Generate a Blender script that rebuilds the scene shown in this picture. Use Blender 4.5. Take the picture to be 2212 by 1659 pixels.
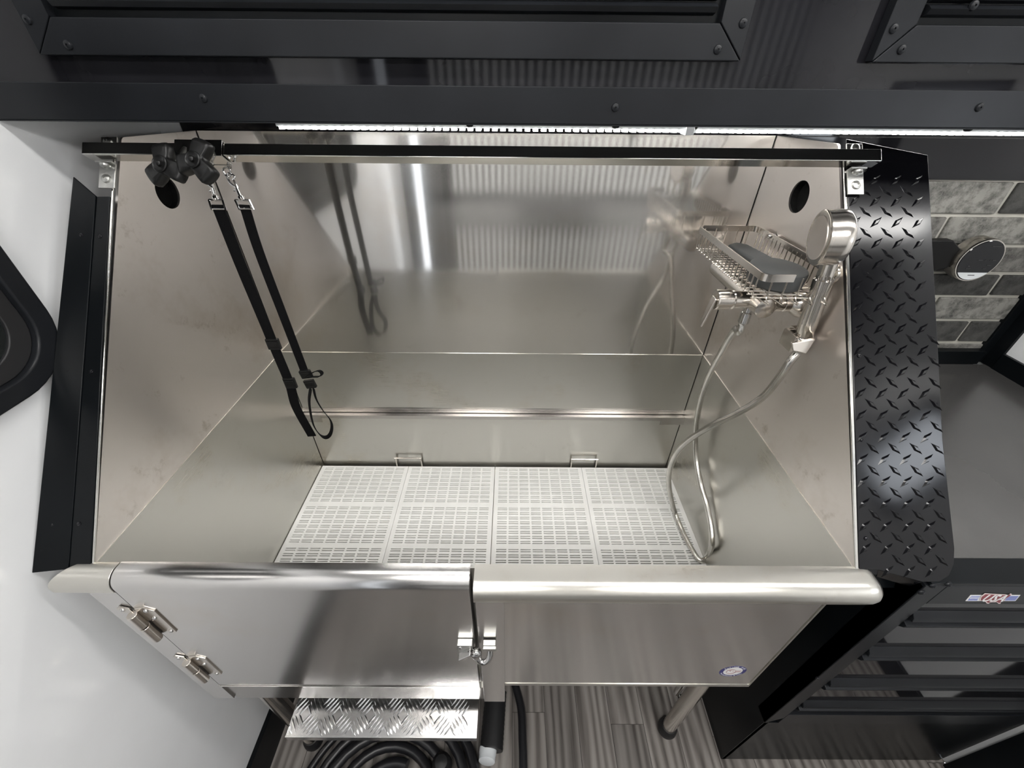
import bpy, bmesh, math, random
from mathutils import Vector, Matrix
random.seed(7)
for o in list(bpy.data.objects): bpy.data.objects.remove(o)
C = bpy.context.scene.collection
SC = bpy.context.scene
V = Vector
# ------------------------------------------------------------------ camera
H = 1.68                     # eye height above the trailer floor
FPX = 879.8; PITCH = .6307; ROLL = .0091; YAW = -.0029
_F = V((0, math.cos(PITCH), -math.sin(PITCH))); _X = V((1, 0, 0)); _U = V((0, math.sin(PITCH), math.cos(PITCH)))
c_, s_ = math.cos(ROLL), math.sin(ROLL)
_X, _U = c_*_X + s_*_U, -s_*_X + c_*_U
RZ = Matrix.Rotation(YAW, 3, 'Z'); _F, _X, _U = RZ @ _F, RZ @ _X, RZ @ _U
cd = bpy.data.cameras.new('camera'); cam = bpy.data.objects.new('camera', cd); C.objects.link(cam)
cd.sensor_fit = 'HORIZONTAL'; cd.sensor_width = 36; cd.lens = 36*FPX/2212; cd.clip_start = .02
M = Matrix((( _X.x, _U.x, -_F.x, 0), (_X.y, _U.y, -_F.y, 0), (_X.z, _U.z, -_F.z, H), (0, 0, 0, 1)))
cam.matrix_world = M; SC.camera = cam
def at(u, v, ax, val):
    """world point where the sight line of photo pixel (u,v) meets the real plane ax = val"""
    d = _F + (u-1106)/FPX*_X + (829.5-v)/FPX*_U
    i = 'xyz'.index(ax); val = val-H if ax == 'z' else val
    p = d*(val/d[i]); return V((p.x, p.y, p.z+H))
# ------------------------------------------------------------------ world, view, ceiling lights
w = bpy.data.worlds.new('world'); SC.world = w; w.use_nodes = True
w.node_tree.nodes['Background'].inputs[0].default_value = (.88, .93, 1, 1)
w.node_tree.nodes['Background'].inputs[1].default_value = 6
SC.view_settings.view_transform = 'Standard'; SC.view_settings.look = 'None'
SC.view_settings.exposure = .65; SC.view_settings.gamma = 1; SC.view_settings.use_curve_mapping = False
CEIL = 2.15
LED_STR = 17; PANEL_STR = 19; STRIP_STR = 20
# ------------------------------------------------------------------ materials
def nodes(name):
    m = bpy.data.materials.new(name); m.use_nodes = True
    nt = m.node_tree; return m, nt, nt.nodes['Principled BSDF']
def setp(b, **k):
    for a, v in k.items():
        n = {'base': 'Base Color', 'rough': 'Roughness', 'metal': 'Metallic', 'aniso': 'Anisotropic', 'coat': 'Coat Weight',
             'coat_rough': 'Coat Roughness', 'spec': 'Specular IOR Level', 'sheen': 'Sheen Weight', 'alpha': 'Alpha'}[a]
        if a == 'base': v = (*v, 1)
        b.inputs[n].default_value = v
def noise(nt, scale, detail=3, vec='Object', stretch=(1, 1, 1), rough=.5):
    tc = nt.nodes.new('ShaderNodeTexCoord'); mp = nt.nodes.new('ShaderNodeMapping'); n = nt.nodes.new('ShaderNodeTexNoise')
    mp.inputs['Scale'].default_value = stretch; n.inputs['Scale'].default_value = scale; n.inputs['Detail'].default_value = detail
    n.inputs['Roughness'].default_value = rough
    nt.links.new(tc.outputs[vec], mp.inputs[0]); nt.links.new(mp.outputs[0], n.inputs['Vector']); return n
def ramp(nt, src, stops):
    r = nt.nodes.new('ShaderNodeValToRGB'); e = r.color_ramp.elements
    while len(e) < len(stops): e.new(.5)
    for i, (p, c) in enumerate(stops):
        e[i].position = p; e[i].color = (*c, 1) if len(c) == 3 else c
    nt.links.new(src, r.inputs[0]); return r
def plain(name, base, rough=.5, metal=0, var=.06, bump=0, bscale=200, **k):
    m, nt, b = nodes(name); setp(b, base=base, rough=rough, metal=metal, **k)
    n = noise(nt, 9, 4)
    lo = tuple(max(0, c*(1-var)) for c in base); hi = tuple(min(1, c*(1+var)) for c in base)
    r = ramp(nt, n.outputs['Fac'], [(.3, lo), (.7, hi)]); nt.links.new(r.outputs[0], b.inputs['Base Color'])
    if bump:
        n2 = noise(nt, bscale, 2); bp = nt.nodes.new('ShaderNodeBump'); bp.inputs['Strength'].default_value = bump
        bp.inputs['Distance'].default_value = .001
        nt.links.new(n2.outputs['Fac'], bp.inputs['Height']); nt.links.new(bp.outputs[0], b.inputs['Normal'])
    return m
def steel(name, rough=.3, aniso=.8, base=(.72, .70, .67), stain=.12, swap=False, wave=.0):
    m, nt, b = nodes(name); setp(b, metal=1, aniso=aniso)
    tg = nt.nodes.new('ShaderNodeTangent'); tg.direction_type = 'UV_MAP'; tg.uv_map = 'UVMap'
    nt.links.new(tg.outputs[0], b.inputs['Tangent'])
    b.inputs['Anisotropic Rotation'].default_value = .25   # spread across the horizontal grain
    # brushed grain: long along the sheet's horizontal, plus soft smudges of handling
    tc = nt.nodes.new('ShaderNodeTexCoord'); mp = nt.nodes.new('ShaderNodeMapping'); mp.inputs['Scale'].default_value = (3, 260, 1)
    g = nt.nodes.new('ShaderNodeTexNoise'); g.inputs['Scale'].default_value = 4; g.inputs['Detail'].default_value = 4
    nt.links.new(tc.outputs['UV'], mp.inputs[0]); nt.links.new(mp.outputs[0], g.inputs['Vector'])
    sm = noise(nt, 3.2, 6, rough=.62)
    mx = nt.nodes.new('ShaderNodeMath'); mx.operation = 'MULTIPLY_ADD'
    nt.links.new(g.outputs['Fac'], mx.inputs[0]); mx.inputs[1].default_value = .04; mx.inputs[2].default_value = rough-.06
    ad = nt.nodes.new('ShaderNodeMath'); ad.operation = 'MULTIPLY_ADD'
    nt.links.new(sm.outputs['Fac'], ad.inputs[0]); ad.inputs[1].default_value = .12; nt.links.new(mx.outputs[0], ad.inputs[2])
    nt.links.new(ad.outputs[0], b.inputs['Roughness'])
    lo = tuple(c*(1-stain)*f for c, f in zip(base, (1, .95, .88)))
    sp = noise(nt, 10, 6, rough=.72)      # smudges and heat tint left by handling
    s2 = ramp(nt, sp.outputs['Fac'], [(.30, tuple(1-stain*1.1*f for f in (1, 1.1, 1.25))), (.40, (1, 1, 1))])
    r = ramp(nt, sm.outputs['Fac'], [(.28, lo), (.46, base), (1, tuple(min(1, c*1.04) for c in base))])
    mm_ = nt.nodes.new('ShaderNodeMix'); mm_.data_type = 'RGBA'; mm_.blend_type = 'MULTIPLY'; mm_.inputs[0].default_value = 1
    nt.links.new(r.outputs[0], mm_.inputs[6]); nt.links.new(s2.outputs[0], mm_.inputs[7])
    nt.links.new(mm_.outputs[2], b.inputs['Base Color'])
    if wave:
        wv = noise(nt, 2.2, 1, stretch=(1, 1, .5)); bp = nt.nodes.new('ShaderNodeBump'); bp.inputs['Strength'].default_value = wave
        bp.inputs['Distance'].default_value = .01
        nt.links.new(wv.outputs['Fac'], bp.inputs['Height']); nt.links.new(bp.outputs[0], b.inputs['Normal'])
    return m
def emit(name, col, s):
    m, nt, b = nodes(name); setp(b, base=col, rough=.5)
    b.inputs['Emission Color'].default_value = (*col, 1); b.inputs['Emission Strength'].default_value = s; return m
def two_lobe(m, rough, aniso, fac):
    """a second, differently brushed reflection mixed over the first"""
    nt = m.node_tree; b = nt.nodes['Principled BSDF']; out = nt.nodes['Material Output']
    c = nt.nodes.new('ShaderNodeBsdfPrincipled'); c.inputs['Metallic'].default_value = 1
    c.inputs['Roughness'].default_value = rough; c.inputs['Anisotropic'].default_value = aniso; c.inputs['Anisotropic Rotation'].default_value = .25
    for n in ('Base Color', 'Tangent', 'Normal'):
        if b.inputs[n].links: nt.links.new(b.inputs[n].links[0].from_socket, c.inputs[n])
    mx = nt.nodes.new('ShaderNodeMixShader'); mx.inputs[0].default_value = fac
    nt.links.new(b.outputs[0], mx.inputs[1]); nt.links.new(c.outputs[0], mx.inputs[2]); nt.links.new(mx.outputs[0], out.inputs['Surface']); return m
MT = {}
MT['steel_back'] = two_lobe(steel('brushed_steel_back', .05, .8, stain=.06, wave=.06), .22, 1.0, .48)
MT['steel_side'] = steel('brushed_steel_side', .33, .45, base=(.76, .715, .68), stain=.22, wave=.1)
MT['steel_basin'] = steel('brushed_steel_basin', .27, .6, base=(.585, .575, .54), stain=.06)
MT['steel_front'] = steel('brushed_steel_front', .19, .7, base=(.66, .645, .63), stain=.05, wave=.05)
MT['steel_rim'] = steel('brushed_steel_rim', .27, .5, base=(.66, .64, .59), stain=.12)
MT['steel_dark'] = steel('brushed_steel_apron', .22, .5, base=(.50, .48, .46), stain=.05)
MT['steel_bar'] = steel('polished_steel_bar', .09, 0, base=(.66, .65, .62), stain=.05)
MT['chrome'] = plain('chrome', (.62, .61, .60), .07, 1, .03)
MT['nickel'] = plain('brushed_nickel', (.66, .62, .57), .2, 1, .05)
MT['zinc'] = plain('zinc_plate', (.52, .52, .5), .35, 1, .15, bump=.2, bscale=300)
MT['tread'] = plain('bright_checker_aluminium', (.80, .80, .80), .2, 1, .08, bump=.25, bscale=14)
MT['black_gloss'] = plain('glossy_black_panel', (.010, .010, .012), .05, 0, .2, spec=.35)
MT['black_trim'] = plain('satin_black_trim', (.010, .011, .013), .34, 0, .2, bump=.03, bscale=400, spec=.22)
MT['black_edge'] = plain('black_edge_trim', (.004, .005, .006), .3, 0, .2, spec=.15)
MT['black_plate'] = plain('black_diamond_plate', (.003, .003, .004), .13, 0, .2, bump=.03, bscale=30, spec=.32)
MT['black_plastic'] = plain('black_plastic', (.007, .007, .007), .34, spec=.3)
MT['webbing'] = plain('black_webbing', (.004, .004, .0045), .8, 0, .2, bump=.5, bscale=900, spec=.1)
MT['rubber'] = plain('black_rubber', (.012, .012, .013), .5)
MT['hose_black'] = plain('black_hose', (.012, .012, .014), .35)
MT['white_wall'] = plain('white_gloss_wall', (.78, .79, .80), .16, 0, .02, coat=.3, coat_rough=.1)
MT['ceiling'] = plain('grey_ceiling', (.22, .22, .23), .4, 0, .02)
MT['lamp_frame'] = plain('white_lamp_frame', (.8, .8, .8), .5, 0, .02)
MT['mat'] = plain('white_mat', (.80, .80, .78), .45, 0, .05, bump=.1, bscale=500)
MT['foam'] = plain('black_foam', (.006, .006, .006), .95, 0, .6, bump=1, bscale=900, spec=.1)
MT['grey_rubber'] = plain('grey_rubber', (.05, .052, .052), .6, 0, .12, spec=.2)
MT['pvc'] = plain('white_pvc', (.72, .75, .77), .35, 0, .06)
MT['cardboard'] = plain('brown_cardboard', (.33, .19, .10), .8)
MT['counter'] = plain('grey_counter', (.12, .118, .115), .24, .6, .06, bump=.12, bscale=40)
MT['void'] = plain('dark_hollow', (.01, .01, .01), .8)
MT['blue_ink'] = plain('navy_ink', (.03, .03, .16), .35)
MT['white_ink'] = plain('white_ink', (.75, .75, .75), .35)
MT['red_ink'] = plain('dark_red_ink', (.22, .03, .04), .35)
MT['pale_blue_ink'] = plain('pale_blue_ink', (.18, .22, .5), .35)
MT['pink_ink'] = plain('pink_ink', (.7, .6, .58), .35)
MT['grey_panel'] = plain('grey_rear_panel', (.06, .06, .06), .4)
MT['rail_grey'] = plain('grey_rail', (.035, .035, .035), .4)
MT['glass'] = plain('dark_window_glass', (.01, .012, .012), .05, 0, .1)
MT['diode'] = emit('led_diode', (1, .98, .95), STRIP_STR)
MT['led'] = emit('led_diffuser', (1, .985, .96), LED_STR)
MT['panel_light'] = emit('ceiling_panel_light', (1, .98, .95), PANEL_STR)
MT['mortar'] = plain('pale_mortar', (.46, .45, .40), .85, 0, .12, bump=.4, bscale=200)
def brick_mat(name, a, b_):
    m, nt, b = nodes(name); setp(b, rough=.85)
    n = noise(nt, 28, 8, rough=.7); r = ramp(nt, n.outputs['Fac'], [(.36, a), (.58, b_)]); nt.links.new(r.outputs[0], b.inputs['Base Color'])
    bp = nt.nodes.new('ShaderNodeBump'); bp.inputs['Strength'].default_value = .9; bp.inputs['Distance'].default_value = .008
    nt.links.new(n.outputs['Fac'], bp.inputs['Height']); nt.links.new(bp.outputs[0], b.inputs['Normal']); return m
BR = [brick_mat('pale_brick', (.06, .06, .055), (.30, .295, .27)), brick_mat('mid_brick', (.04, .04, .037), (.20, .195, .18)),
      brick_mat('dark_brick', (.02, .02, .02), (.075, .075, .07))]
def wood_mat():
    m, nt, b = nodes('grey_oak_vinyl'); setp(b, rough=.38)
    oi = nt.nodes.new('ShaderNodeObjectInfo'); tc = nt.nodes.new('ShaderNodeTexCoord')
    ad = nt.nodes.new('ShaderNodeVectorMath'); ad.operation = 'MULTIPLY_ADD'
    cm = nt.nodes.new('ShaderNodeCombineXYZ')
    for i in range(3): nt.links.new(oi.outputs['Random'], cm.inputs[i])
    nt.links.new(cm.outputs[0], ad.inputs[0]); ad.inputs[1].default_value = (17, 31, 5); nt.links.new(tc.outputs['Object'], ad.inputs[2])
    mp = nt.nodes.new('ShaderNodeMapping'); mp.inputs['Scale'].default_value = (13, 1.5, 13)
    nt.links.new(ad.outputs[0], mp.inputs[0])
    n = nt.nodes.new('ShaderNodeTexNoise'); n.inputs['Scale'].default_value = 1.3; n.inputs['Detail'].default_value = 7
    n.inputs['Roughness'].default_value = .62; n.inputs['Distortion'].default_value = 1.6
    nt.links.new(mp.outputs[0], n.inputs['Vector'])
    wv = nt.nodes.new('ShaderNodeTexWave'); wv.inputs['Scale'].default_value = .30; wv.inputs['Distortion'].default_value = 11
    wv.inputs['Detail'].default_value = 3; wv.bands_direction = 'X'
    mp2 = nt.nodes.new('ShaderNodeMapping'); mp2.inputs['Scale'].default_value = (34, 2.6, 1)
    nt.links.new(ad.outputs[0], mp2.inputs[0]); nt.links.new(mp2.outputs[0], wv.inputs['Vector'])
    mi = nt.nodes.new('ShaderNodeMix'); mi.data_type = 'FLOAT'; mi.inputs[0].default_value = .35
    nt.links.new(n.outputs['Fac'], mi.inputs[2]); nt.links.new(wv.outputs['Fac'], mi.inputs[3])
    r = ramp(nt, mi.outputs[0], [(.25, (.085, .075, .068)), (.5, (.20, .182, .168)), (.75, (.29, .27, .25))])
    hs = nt.nodes.new('ShaderNodeHueSaturation'); ma = nt.nodes.new('ShaderNodeMath'); ma.operation = 'MULTIPLY_ADD'
    nt.links.new(oi.outputs['Random'], ma.inputs[0]); ma.inputs[1].default_value = .35; ma.inputs[2].default_value = .82
    nt.links.new(r.outputs[0], hs.inputs['Color']); nt.links.new(ma.outputs[0], hs.inputs['Value'])
    nt.links.new(hs.outputs[0], b.inputs['Base Color'])
    bp = nt.nodes.new('ShaderNodeBump'); bp.inputs['Strength'].default_value = .15; bp.inputs['Distance'].default_value = .001
    nt.links.new(n.outputs['Fac'], bp.inputs['Height']); nt.links.new(bp.outputs[0], b.inputs['Normal']); return m
MT['wood'] = wood_mat()
# ------------------------------------------------------------------ mesh helpers
class MB:
    def __init__(s): s.v = []; s.f = []
    def add(s, vs, fs):
        n = len(s.v); s.v += [V(p) for p in vs]; s.f += [tuple(i+n for i in f) for f in fs]; return s
    def box(s, x0, x1, y0, y1, z0, z1):
        p = [(x, y, z) for z in (z0, z1) for y in (y0, y1) for x in (x0, x1)]
        return s.add(p, [(0, 2, 3, 1), (4, 5, 7, 6), (0, 1, 5, 4), (2, 6, 7, 3), (0, 4, 6, 2), (1, 3, 7, 5)])
    def obox(s, c, ax, ay, az, hx, hy, hz):
        c = V(c); p = [c+ax*hx*i+ay*hy*j+az*hz*k for k in (-1, 1) for j in (-1, 1) for i in (-1, 1)]
        return s.add(p, [(0, 2, 3, 1), (4, 5, 7, 6), (0, 1, 5, 4), (2, 6, 7, 3), (0, 4, 6, 2), (1, 3, 7, 5)])
    def prism(s, poly, ext):
        """closed prism from an ordered 3D polygon swept along ext"""
        poly = [V(p) for p in poly]; e = V(ext); n = len(poly)
        nrm = V((0, 0, 0))
        for i in range(n): nrm += poly[i].cross(poly[(i+1) % n])
        if nrm.dot(e) > 0: poly = poly[::-1]
        return s.add(poly+[p+e for p in poly], [tuple(range(n)), tuple(range(2*n-1, n-1, -1))] +
                     [((i+1) % n, i, n+i, n+(i+1) % n) for i in range(n)])
    def frames(s, pts):
        T = []
        for i in range(len(pts)):
            a = pts[max(0, i-1)]; b = pts[min(len(pts)-1, i+1)]; T.append((b-a).normalized())
        up = V((0, 0, 1)) if abs(T[0].z) < .9 else V((0, 1, 0))
        N = [(up-T[0]*up.dot(T[0])).normalized()]
        for t in T[1:]:
            q = N[-1]-t*N[-1].dot(t); N.append(q.normalized() if q.length > 1e-6 else N[-1])
        return T, N
    def tube(s, pts, r, n=12, closed=False, caps=True):
        pts = [V(p) for p in pts]; k = len(pts); R = r if hasattr(r, '__len__') else [r]*k
        T, N = s.frames(pts)
        if closed:
            T[0] = T[-1] = (pts[1]-pts[-1]).normalized()
        vs = []
        for p, t, nn, rr in zip(pts, T, N, R):
            b = t.cross(nn); vs += [p+(nn*math.cos(2*math.pi*j/n)+b*math.sin(2*math.pi*j/n))*rr for j in range(n)]
        fs = [(i*n+j, i*n+(j+1) % n, (i+1)*n+(j+1) % n, (i+1)*n+j) for i in range(k-1) for j in range(n)]
        if closed: fs += [((k-1)*n+j, (k-1)*n+(j+1) % n, (j+1) % n, j) for j in range(n)]
        elif caps: fs += [tuple(range(n-1, -1, -1)), tuple(range((k-1)*n, k*n))]
        return s.add(vs, fs)
    def cyl(s, a, b, r, n=24, r2=None): return s.tube([a, b], [r, r if r2 is None else r2], n)
    def lathe(s, o, ax, prof, n=28, caps=True):
        """prof = [(distance along ax, radius)]"""
        ax = V(ax).normalized(); o = V(o); up = V((0, 0, 1)) if abs(ax.z) < .9 else V((1, 0, 0))
        a = (up-ax*up.dot(ax)).normalized(); b = ax.cross(a); vs = []; k = len(prof)
        for d, r in prof: vs += [o+ax*d+(a*math.cos(2*math.pi*j/n)+b*math.sin(2*math.pi*j/n))*r for j in range(n)]
        fs = [(i*n+j, i*n+(j+1) % n, (i+1)*n+(j+1) % n, (i+1)*n+j) for i in range(k-1) for j in range(n)]
        return s.add(vs, fs+([tuple(range(n-1, -1, -1)), tuple(range((k-1)*n, k*n))] if caps else []))
    def ribbon(s, pts, wdir, w, t):
        """flat strap following pts; wdir = width direction (vector or list)"""
        pts = [V(p) for p in pts]; k = len(pts); vs = []
        for i, p in enumerate(pts):
            T = (pts[min(k-1, i+1)]-pts[max(0, i-1)]).normalized()
            W = V(wdir[i] if isinstance(wdir, list) else wdir); W = (W-T*W.dot(T)).normalized(); N = T.cross(W)
            vs += [p-W*w/2-N*t/2, p+W*w/2-N*t/2, p+W*w/2+N*t/2, p-W*w/2+N*t/2]
        fs = [(i*4+j, i*4+(j+1) % 4, (i+1)*4+(j+1) % 4, (i+1)*4+j) for i in range(k-1) for j in range(4)]
        return s.add(vs, fs+[(3, 2, 1, 0), tuple(range((k-1)*4, k*4))])
    def mesh(s, name, mat, origin, smooth=35):
        me = bpy.data.meshes.new(name)
        uvs = []
        me.from_pydata([tuple(p-origin) for p in s.v], [], s.f)
        bm = bmesh.new(); bm.from_mesh(me); bmesh.ops.recalc_face_normals(bm, faces=bm.faces); bm.to_mesh(me); bm.free()
        ul = me.uv_layers.new(name='UVMap'); me.update()
        for p in me.polygons:
            n = p.normal; ax = max(range(3), key=lambda i: abs(n[i]))
            for li in p.loop_indices:
                c = me.vertices[me.loops[li].vertex_index].co+origin
                ul.data[li].uv = (c.y, c.z) if ax == 0 else (c.x, c.z) if ax == 1 else (c.x, c.y)
        if smooth:
            me.polygons.foreach_set('use_smooth', [True]*len(me.polygons)); me.set_sharp_from_angle(angle=math.radians(smooth))
        me.materials.append(MT[mat] if isinstance(mat, str) else mat); return me
    def build(s, name, mat, parent=None, bev=0, smooth=35, origin=None):
        lo = V([min(p[i] for p in s.v) for i in range(3)]); hi = V([max(p[i] for p in s.v) for i in range(3)])
        o_ = V(origin) if origin is not None else (lo+hi)/2
        o = bpy.data.objects.new(name, s.mesh(name, mat, o_, smooth)); C.objects.link(o); o.location = o_
        put(o, parent)
        if bev:
            m = o.modifiers.new('bevel', 'BEVEL'); m.width = bev; m.segments = 2; m.limit_method = 'ANGLE'; m.angle_limit = math.radians(50); m.harden_normals = True
        return o
def wpos(o):
    p = V(o.location)
    while o.parent: o = o.parent; p = p+V(o.location)
    return p
def put(o, parent):
    """parent o keeping its world place (parents are never rotated)"""
    if parent: o.location = V(o.location)-wpos(parent); o.parent = parent
def tag(o, label=None, cat=None, group=None, kind=None):
    for k, v in (('label', label), ('category', cat), ('group', group), ('kind', kind)):
        if v: o[k] = v
    return o
def empty(name, loc, label, cat, group=None):
    o = bpy.data.objects.new(name, None); C.objects.link(o); o.location = loc; o.empty_display_size = .03
    return tag(o, label, cat, group)
def struct(o): o['kind'] = 'structure'; return o
X, Y, Z = V((1, 0, 0)), V((0, 1, 0)), V((0, 0, 1))
def place(me, name, loc, ax, parent, spin=0):
    """instance of a mesh built along +Z, turned so +Z looks along ax"""
    o = bpy.data.objects.new(name, me); C.objects.link(o); o.location = loc
    q = V(ax).normalized().to_track_quat('Z', 'Y'); o.rotation_mode = 'QUATERNION'
    o.rotation_quaternion = q @ Matrix.Rotation(spin, 3, 'Z').to_quaternion(); put(o, parent); return o
def screw_mesh(r, mat, name):
    b = MB(); b.lathe((0, 0, 0), Z, [(-.002, r*.9), (0, r), (r*.35, r*.86), (r*.55, r*.5), (r*.58, r*.22), (r*.35, r*.2), (r*.35, .0002)], 16)
    return b.mesh(name, mat, V((0, 0, 0)))
SCREW = screw_mesh(.0055, 'black_trim', 'screw'); SCREW_S = screw_mesh(.0035, 'black_gloss', 'screw')
BOLT = screw_mesh(.0075, 'zinc', 'bolt'); RIVET = screw_mesh(.004, 'chrome', 'rivet')
def smooth_path(pts, n=8):
    """Catmull-Rom through pts"""
    P = [V(p) for p in pts]; P = [P[0]*2-P[1]]+P+[P[-1]*2-P[-2]]; out = []
    for i in range(1, len(P)-2):
        a, b, c, d = P[i-1:i+3]
        for k in range(n):
            t = k/n; out.append(.5*((2*b)+(c-a)*t+(2*a-5*b+4*c-d)*t*t+(3*b-a-3*c+d)*t**3))
    return out+[P[-2]]
# ------------------------------------------------------------------ main dimensions (metres)
XL, XR = -.654, .546          # tub inner sides
YB = .985                      # tub back sheet
WX0, WX1 = -.736, 1.352        # trailer side walls
WY = 1.0; WF = -1.05           # wall behind tub, wall behind the photographer
RIM = 1.07
TOPF = V((0, .781, 1.606)); BOTF = V((0, .352, RIM))    # slanted front edge of the splash sides
SD = (TOPF-BOTF).normalized(); SN = V((0, -SD.z, SD.y))  # along it, and its outward normal
def slant(x, t, off=0):
    """point on the slanted plane: t metres up from the rim"""
    return V((x, 0, 0))+BOTF+SD*t+SN*off
SLEN = (TOPF-BOTF).length
# ------------------------------------------------------------------ trailer shell
fl = struct(MB().box(WX0, WX1, WF, WY, -.03, -.003).build('floor', 'void'))
pw = .107; x = WX0; i = 0
while x < WX1:
    ys = [WF, -.55+.31*((i*7) % 4)-.2, .02+.23*((i*5) % 4)-.1, WY]
    ys = [WF]+[y for y in sorted(((.37+.29*i) % .9-1.05+k*.9) for k in range(3)) if WF+.05 < y < WY-.05]+[WY]
    for a, b in zip(ys[:-1], ys[1:]):
        MB().box(x+.0006, min(x+pw-.0006, WX1), a+.0006, b-.0006, -.003, 0).build('plank', 'wood', fl)
    x += pw; i += 1
struct(MB().box(WX0-.02, WX0, WF, WY+.02, 0, CEIL).build('wall_left', 'white_wall'))
WO = (-.36, .0, 1.50, 1.675)     # open window in the right wall
struct(MB().box(WX1, WX1+.02, WF, WO[0], 0, CEIL).box(WX1, WX1+.02, WO[1], WY+.02, 0, CEIL).box(WX1, WX1+.02, WO[0], WO[1], 0, WO[2]).box(WX1, WX1+.02, WO[0], WO[1], WO[3], CEIL).build('wall_right', 'white_wall'))
q = MB(); 
for a, b_, c, d in ((WO[0]-.03, WO[0], WO[2]-.03, WO[3]+.03), (WO[1], WO[1]+.03, WO[2]-.03, WO[3]+.03), (WO[0], WO[1], WO[2]-.03, WO[2]), (WO[0], WO[1], WO[3], WO[3]+.03)): q.box(WX1-.012, WX1+.022, a, b_, c, d)
struct(q.build('window_2', 'black_trim'))
struct(MB().box(WX0, WX1, WF, WY, CEIL, CEIL+.02).build('ceiling', 'ceiling'))
wb = struct(MB().box(WX0, WX1, WY, WY+.02, 0, CEIL).build('wall_back', 'black_gloss'))
struct(MB().box(WX0, -.692, WY-.004, WY, 1.05, CEIL).build('trim_8', 'white_wall'))
# printed/embossed brick sheet above the counter
MB().box(.56, WX1-.002, WY-.006, WY, 1.053, 1.522).build('mortar_bed', 'mortar', wb)
rows = [(1.448, 1.522, [.872, 1.113]), (1.379, 1.448, [.77, 1.01, 1.25]), (1.311, 1.379, [.90, 1.13]), (1.249, 1.311, [.993, 1.233]),
        (1.181, 1.249, [.87, 1.11]), (1.112, 1.181, [.76, 1.0, 1.24]), (1.055, 1.112, [.88, 1.12])]
cols = [[0, 0, 2], [0, 1, 0, 2], [2, 1, 1], [1, 2, 2], [1, 1, 0], [2, 0, 2, 2], [1, 0, 1]]
for (z0, z1, js), cs in zip(rows, cols):
    e = [.56]+js+[WX1-.004]
    for k, (a, b) in enumerate(zip(e[:-1], e[1:])):
        g = .0045; sk = random.uniform(-.002, .002)
        bb = MB(); bb.prism([(a+g, WY-.004, z0+g), (b-g, WY-.004, z0+g+sk), (b-g+sk, WY-.004, z1-g), (a+g+sk, WY-.004, z1-g-sk)], (0, -.008, 0))
        bb.build('brick', BR[cs[k % len(cs)]], wb, bev=.003)
struct(MB().box(.56, WX1, WY-.012, WY, 1.522, 1.60).build('trim_1', 'black_gloss'))
# black corner post and rails where the brick meets the right wall
struct(MB().box(WX1-.032, WX1, WY-.018, WY, 1.053, 1.60).box(WX1-.008, WX1, WY-.05, WY, 1.053, 1.60).build('trim_2', 'black_edge', bev=.001))
struct(MB().box(WX1-.010, WX1, .34, WY-.05, 1.053, 1.10).build('trim_3', 'black_edge', bev=.001))
struct(MB().box(.70, WX1-.03, WY-.03, WY-.006, 1.053, 1.095).build('trim_4', 'black_edge', bev=.001))
struct(MB().box(WX1-.012, WX1, .24, .325, 0, 1.6).build('trim_5', 'black_edge', bev=.001))
bl = struct(MB().box(WX0, WX0+.012, WF, WY, 0, .13).build('baseboard_left', 'black_edge', bev=.001))
struct(MB().box(WX1-.012, WX1, WF, .24, 0, .085).build('baseboard_right', 'black_edge', bev=.001))
# side behind the photographer: ribbed white sheet with a dark counter rail, narrow window with an added dimming sheet, seen only as reflections
wf = struct(MB().box(-.605, WX1, WF-.02, WF, 0, CEIL).box(WX0, -.665, WF-.02, WF, 0, CEIL).box(-.665, -.605, WF-.02, WF, 0, .30).box(-.665, -.605, WF-.02, WF, 2.0, CEIL).build('wall_front', 'grey_panel'))
m_, nt_, b__ = nodes('tinted_pane'); nt_.nodes.remove(b__)
tr_ = nt_.nodes.new('ShaderNodeBsdfTransparent'); tr_.inputs[0].default_value = (.55, .55, .55, 1); gs_ = nt_.nodes.new('ShaderNodeBsdfGlossy'); gs_.inputs['Roughness'].default_value = .05
mx_ = nt_.nodes.new('ShaderNodeMixShader'); mx_.inputs[0].default_value = .05
nt_.links.new(tr_.outputs[0], mx_.inputs[1]); nt_.links.new(gs_.outputs[0], mx_.inputs[2]); nt_.links.new(mx_.outputs[0], nt_.nodes['Material Output'].inputs['Surface'])
MT['tinted_pane'] = m_
MB().box(-.667, -.603, WF-.012, WF-.008, .29, 2.01).build('pane', 'tinted_pane', wf)  # added grey sheet that dims the daylight through the narrow window
bb = MB(); xx = -.40
while xx < WX1-.02:
    bb.box(xx, xx+.022, WF, WF+.008, .10, 2.05); xx += .043
tag(bb.build('ribbed_sheet', 'white_wall', wf), kind='stuff')
struct(MB().box(-.42, WX1, WF+.008, WF+.05, .88, 1.10).build('trim_6', 'rail_grey'))
struct(MB().box(-.735, -.665, WF, WF+.03, 0, 2.1).box(-.605, -.585, WF, WF+.03, 0, 2.1).box(-.47, -.42, WF, WF+.03, 0, 2.1).build('trim_7', 'black_trim'))
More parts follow.
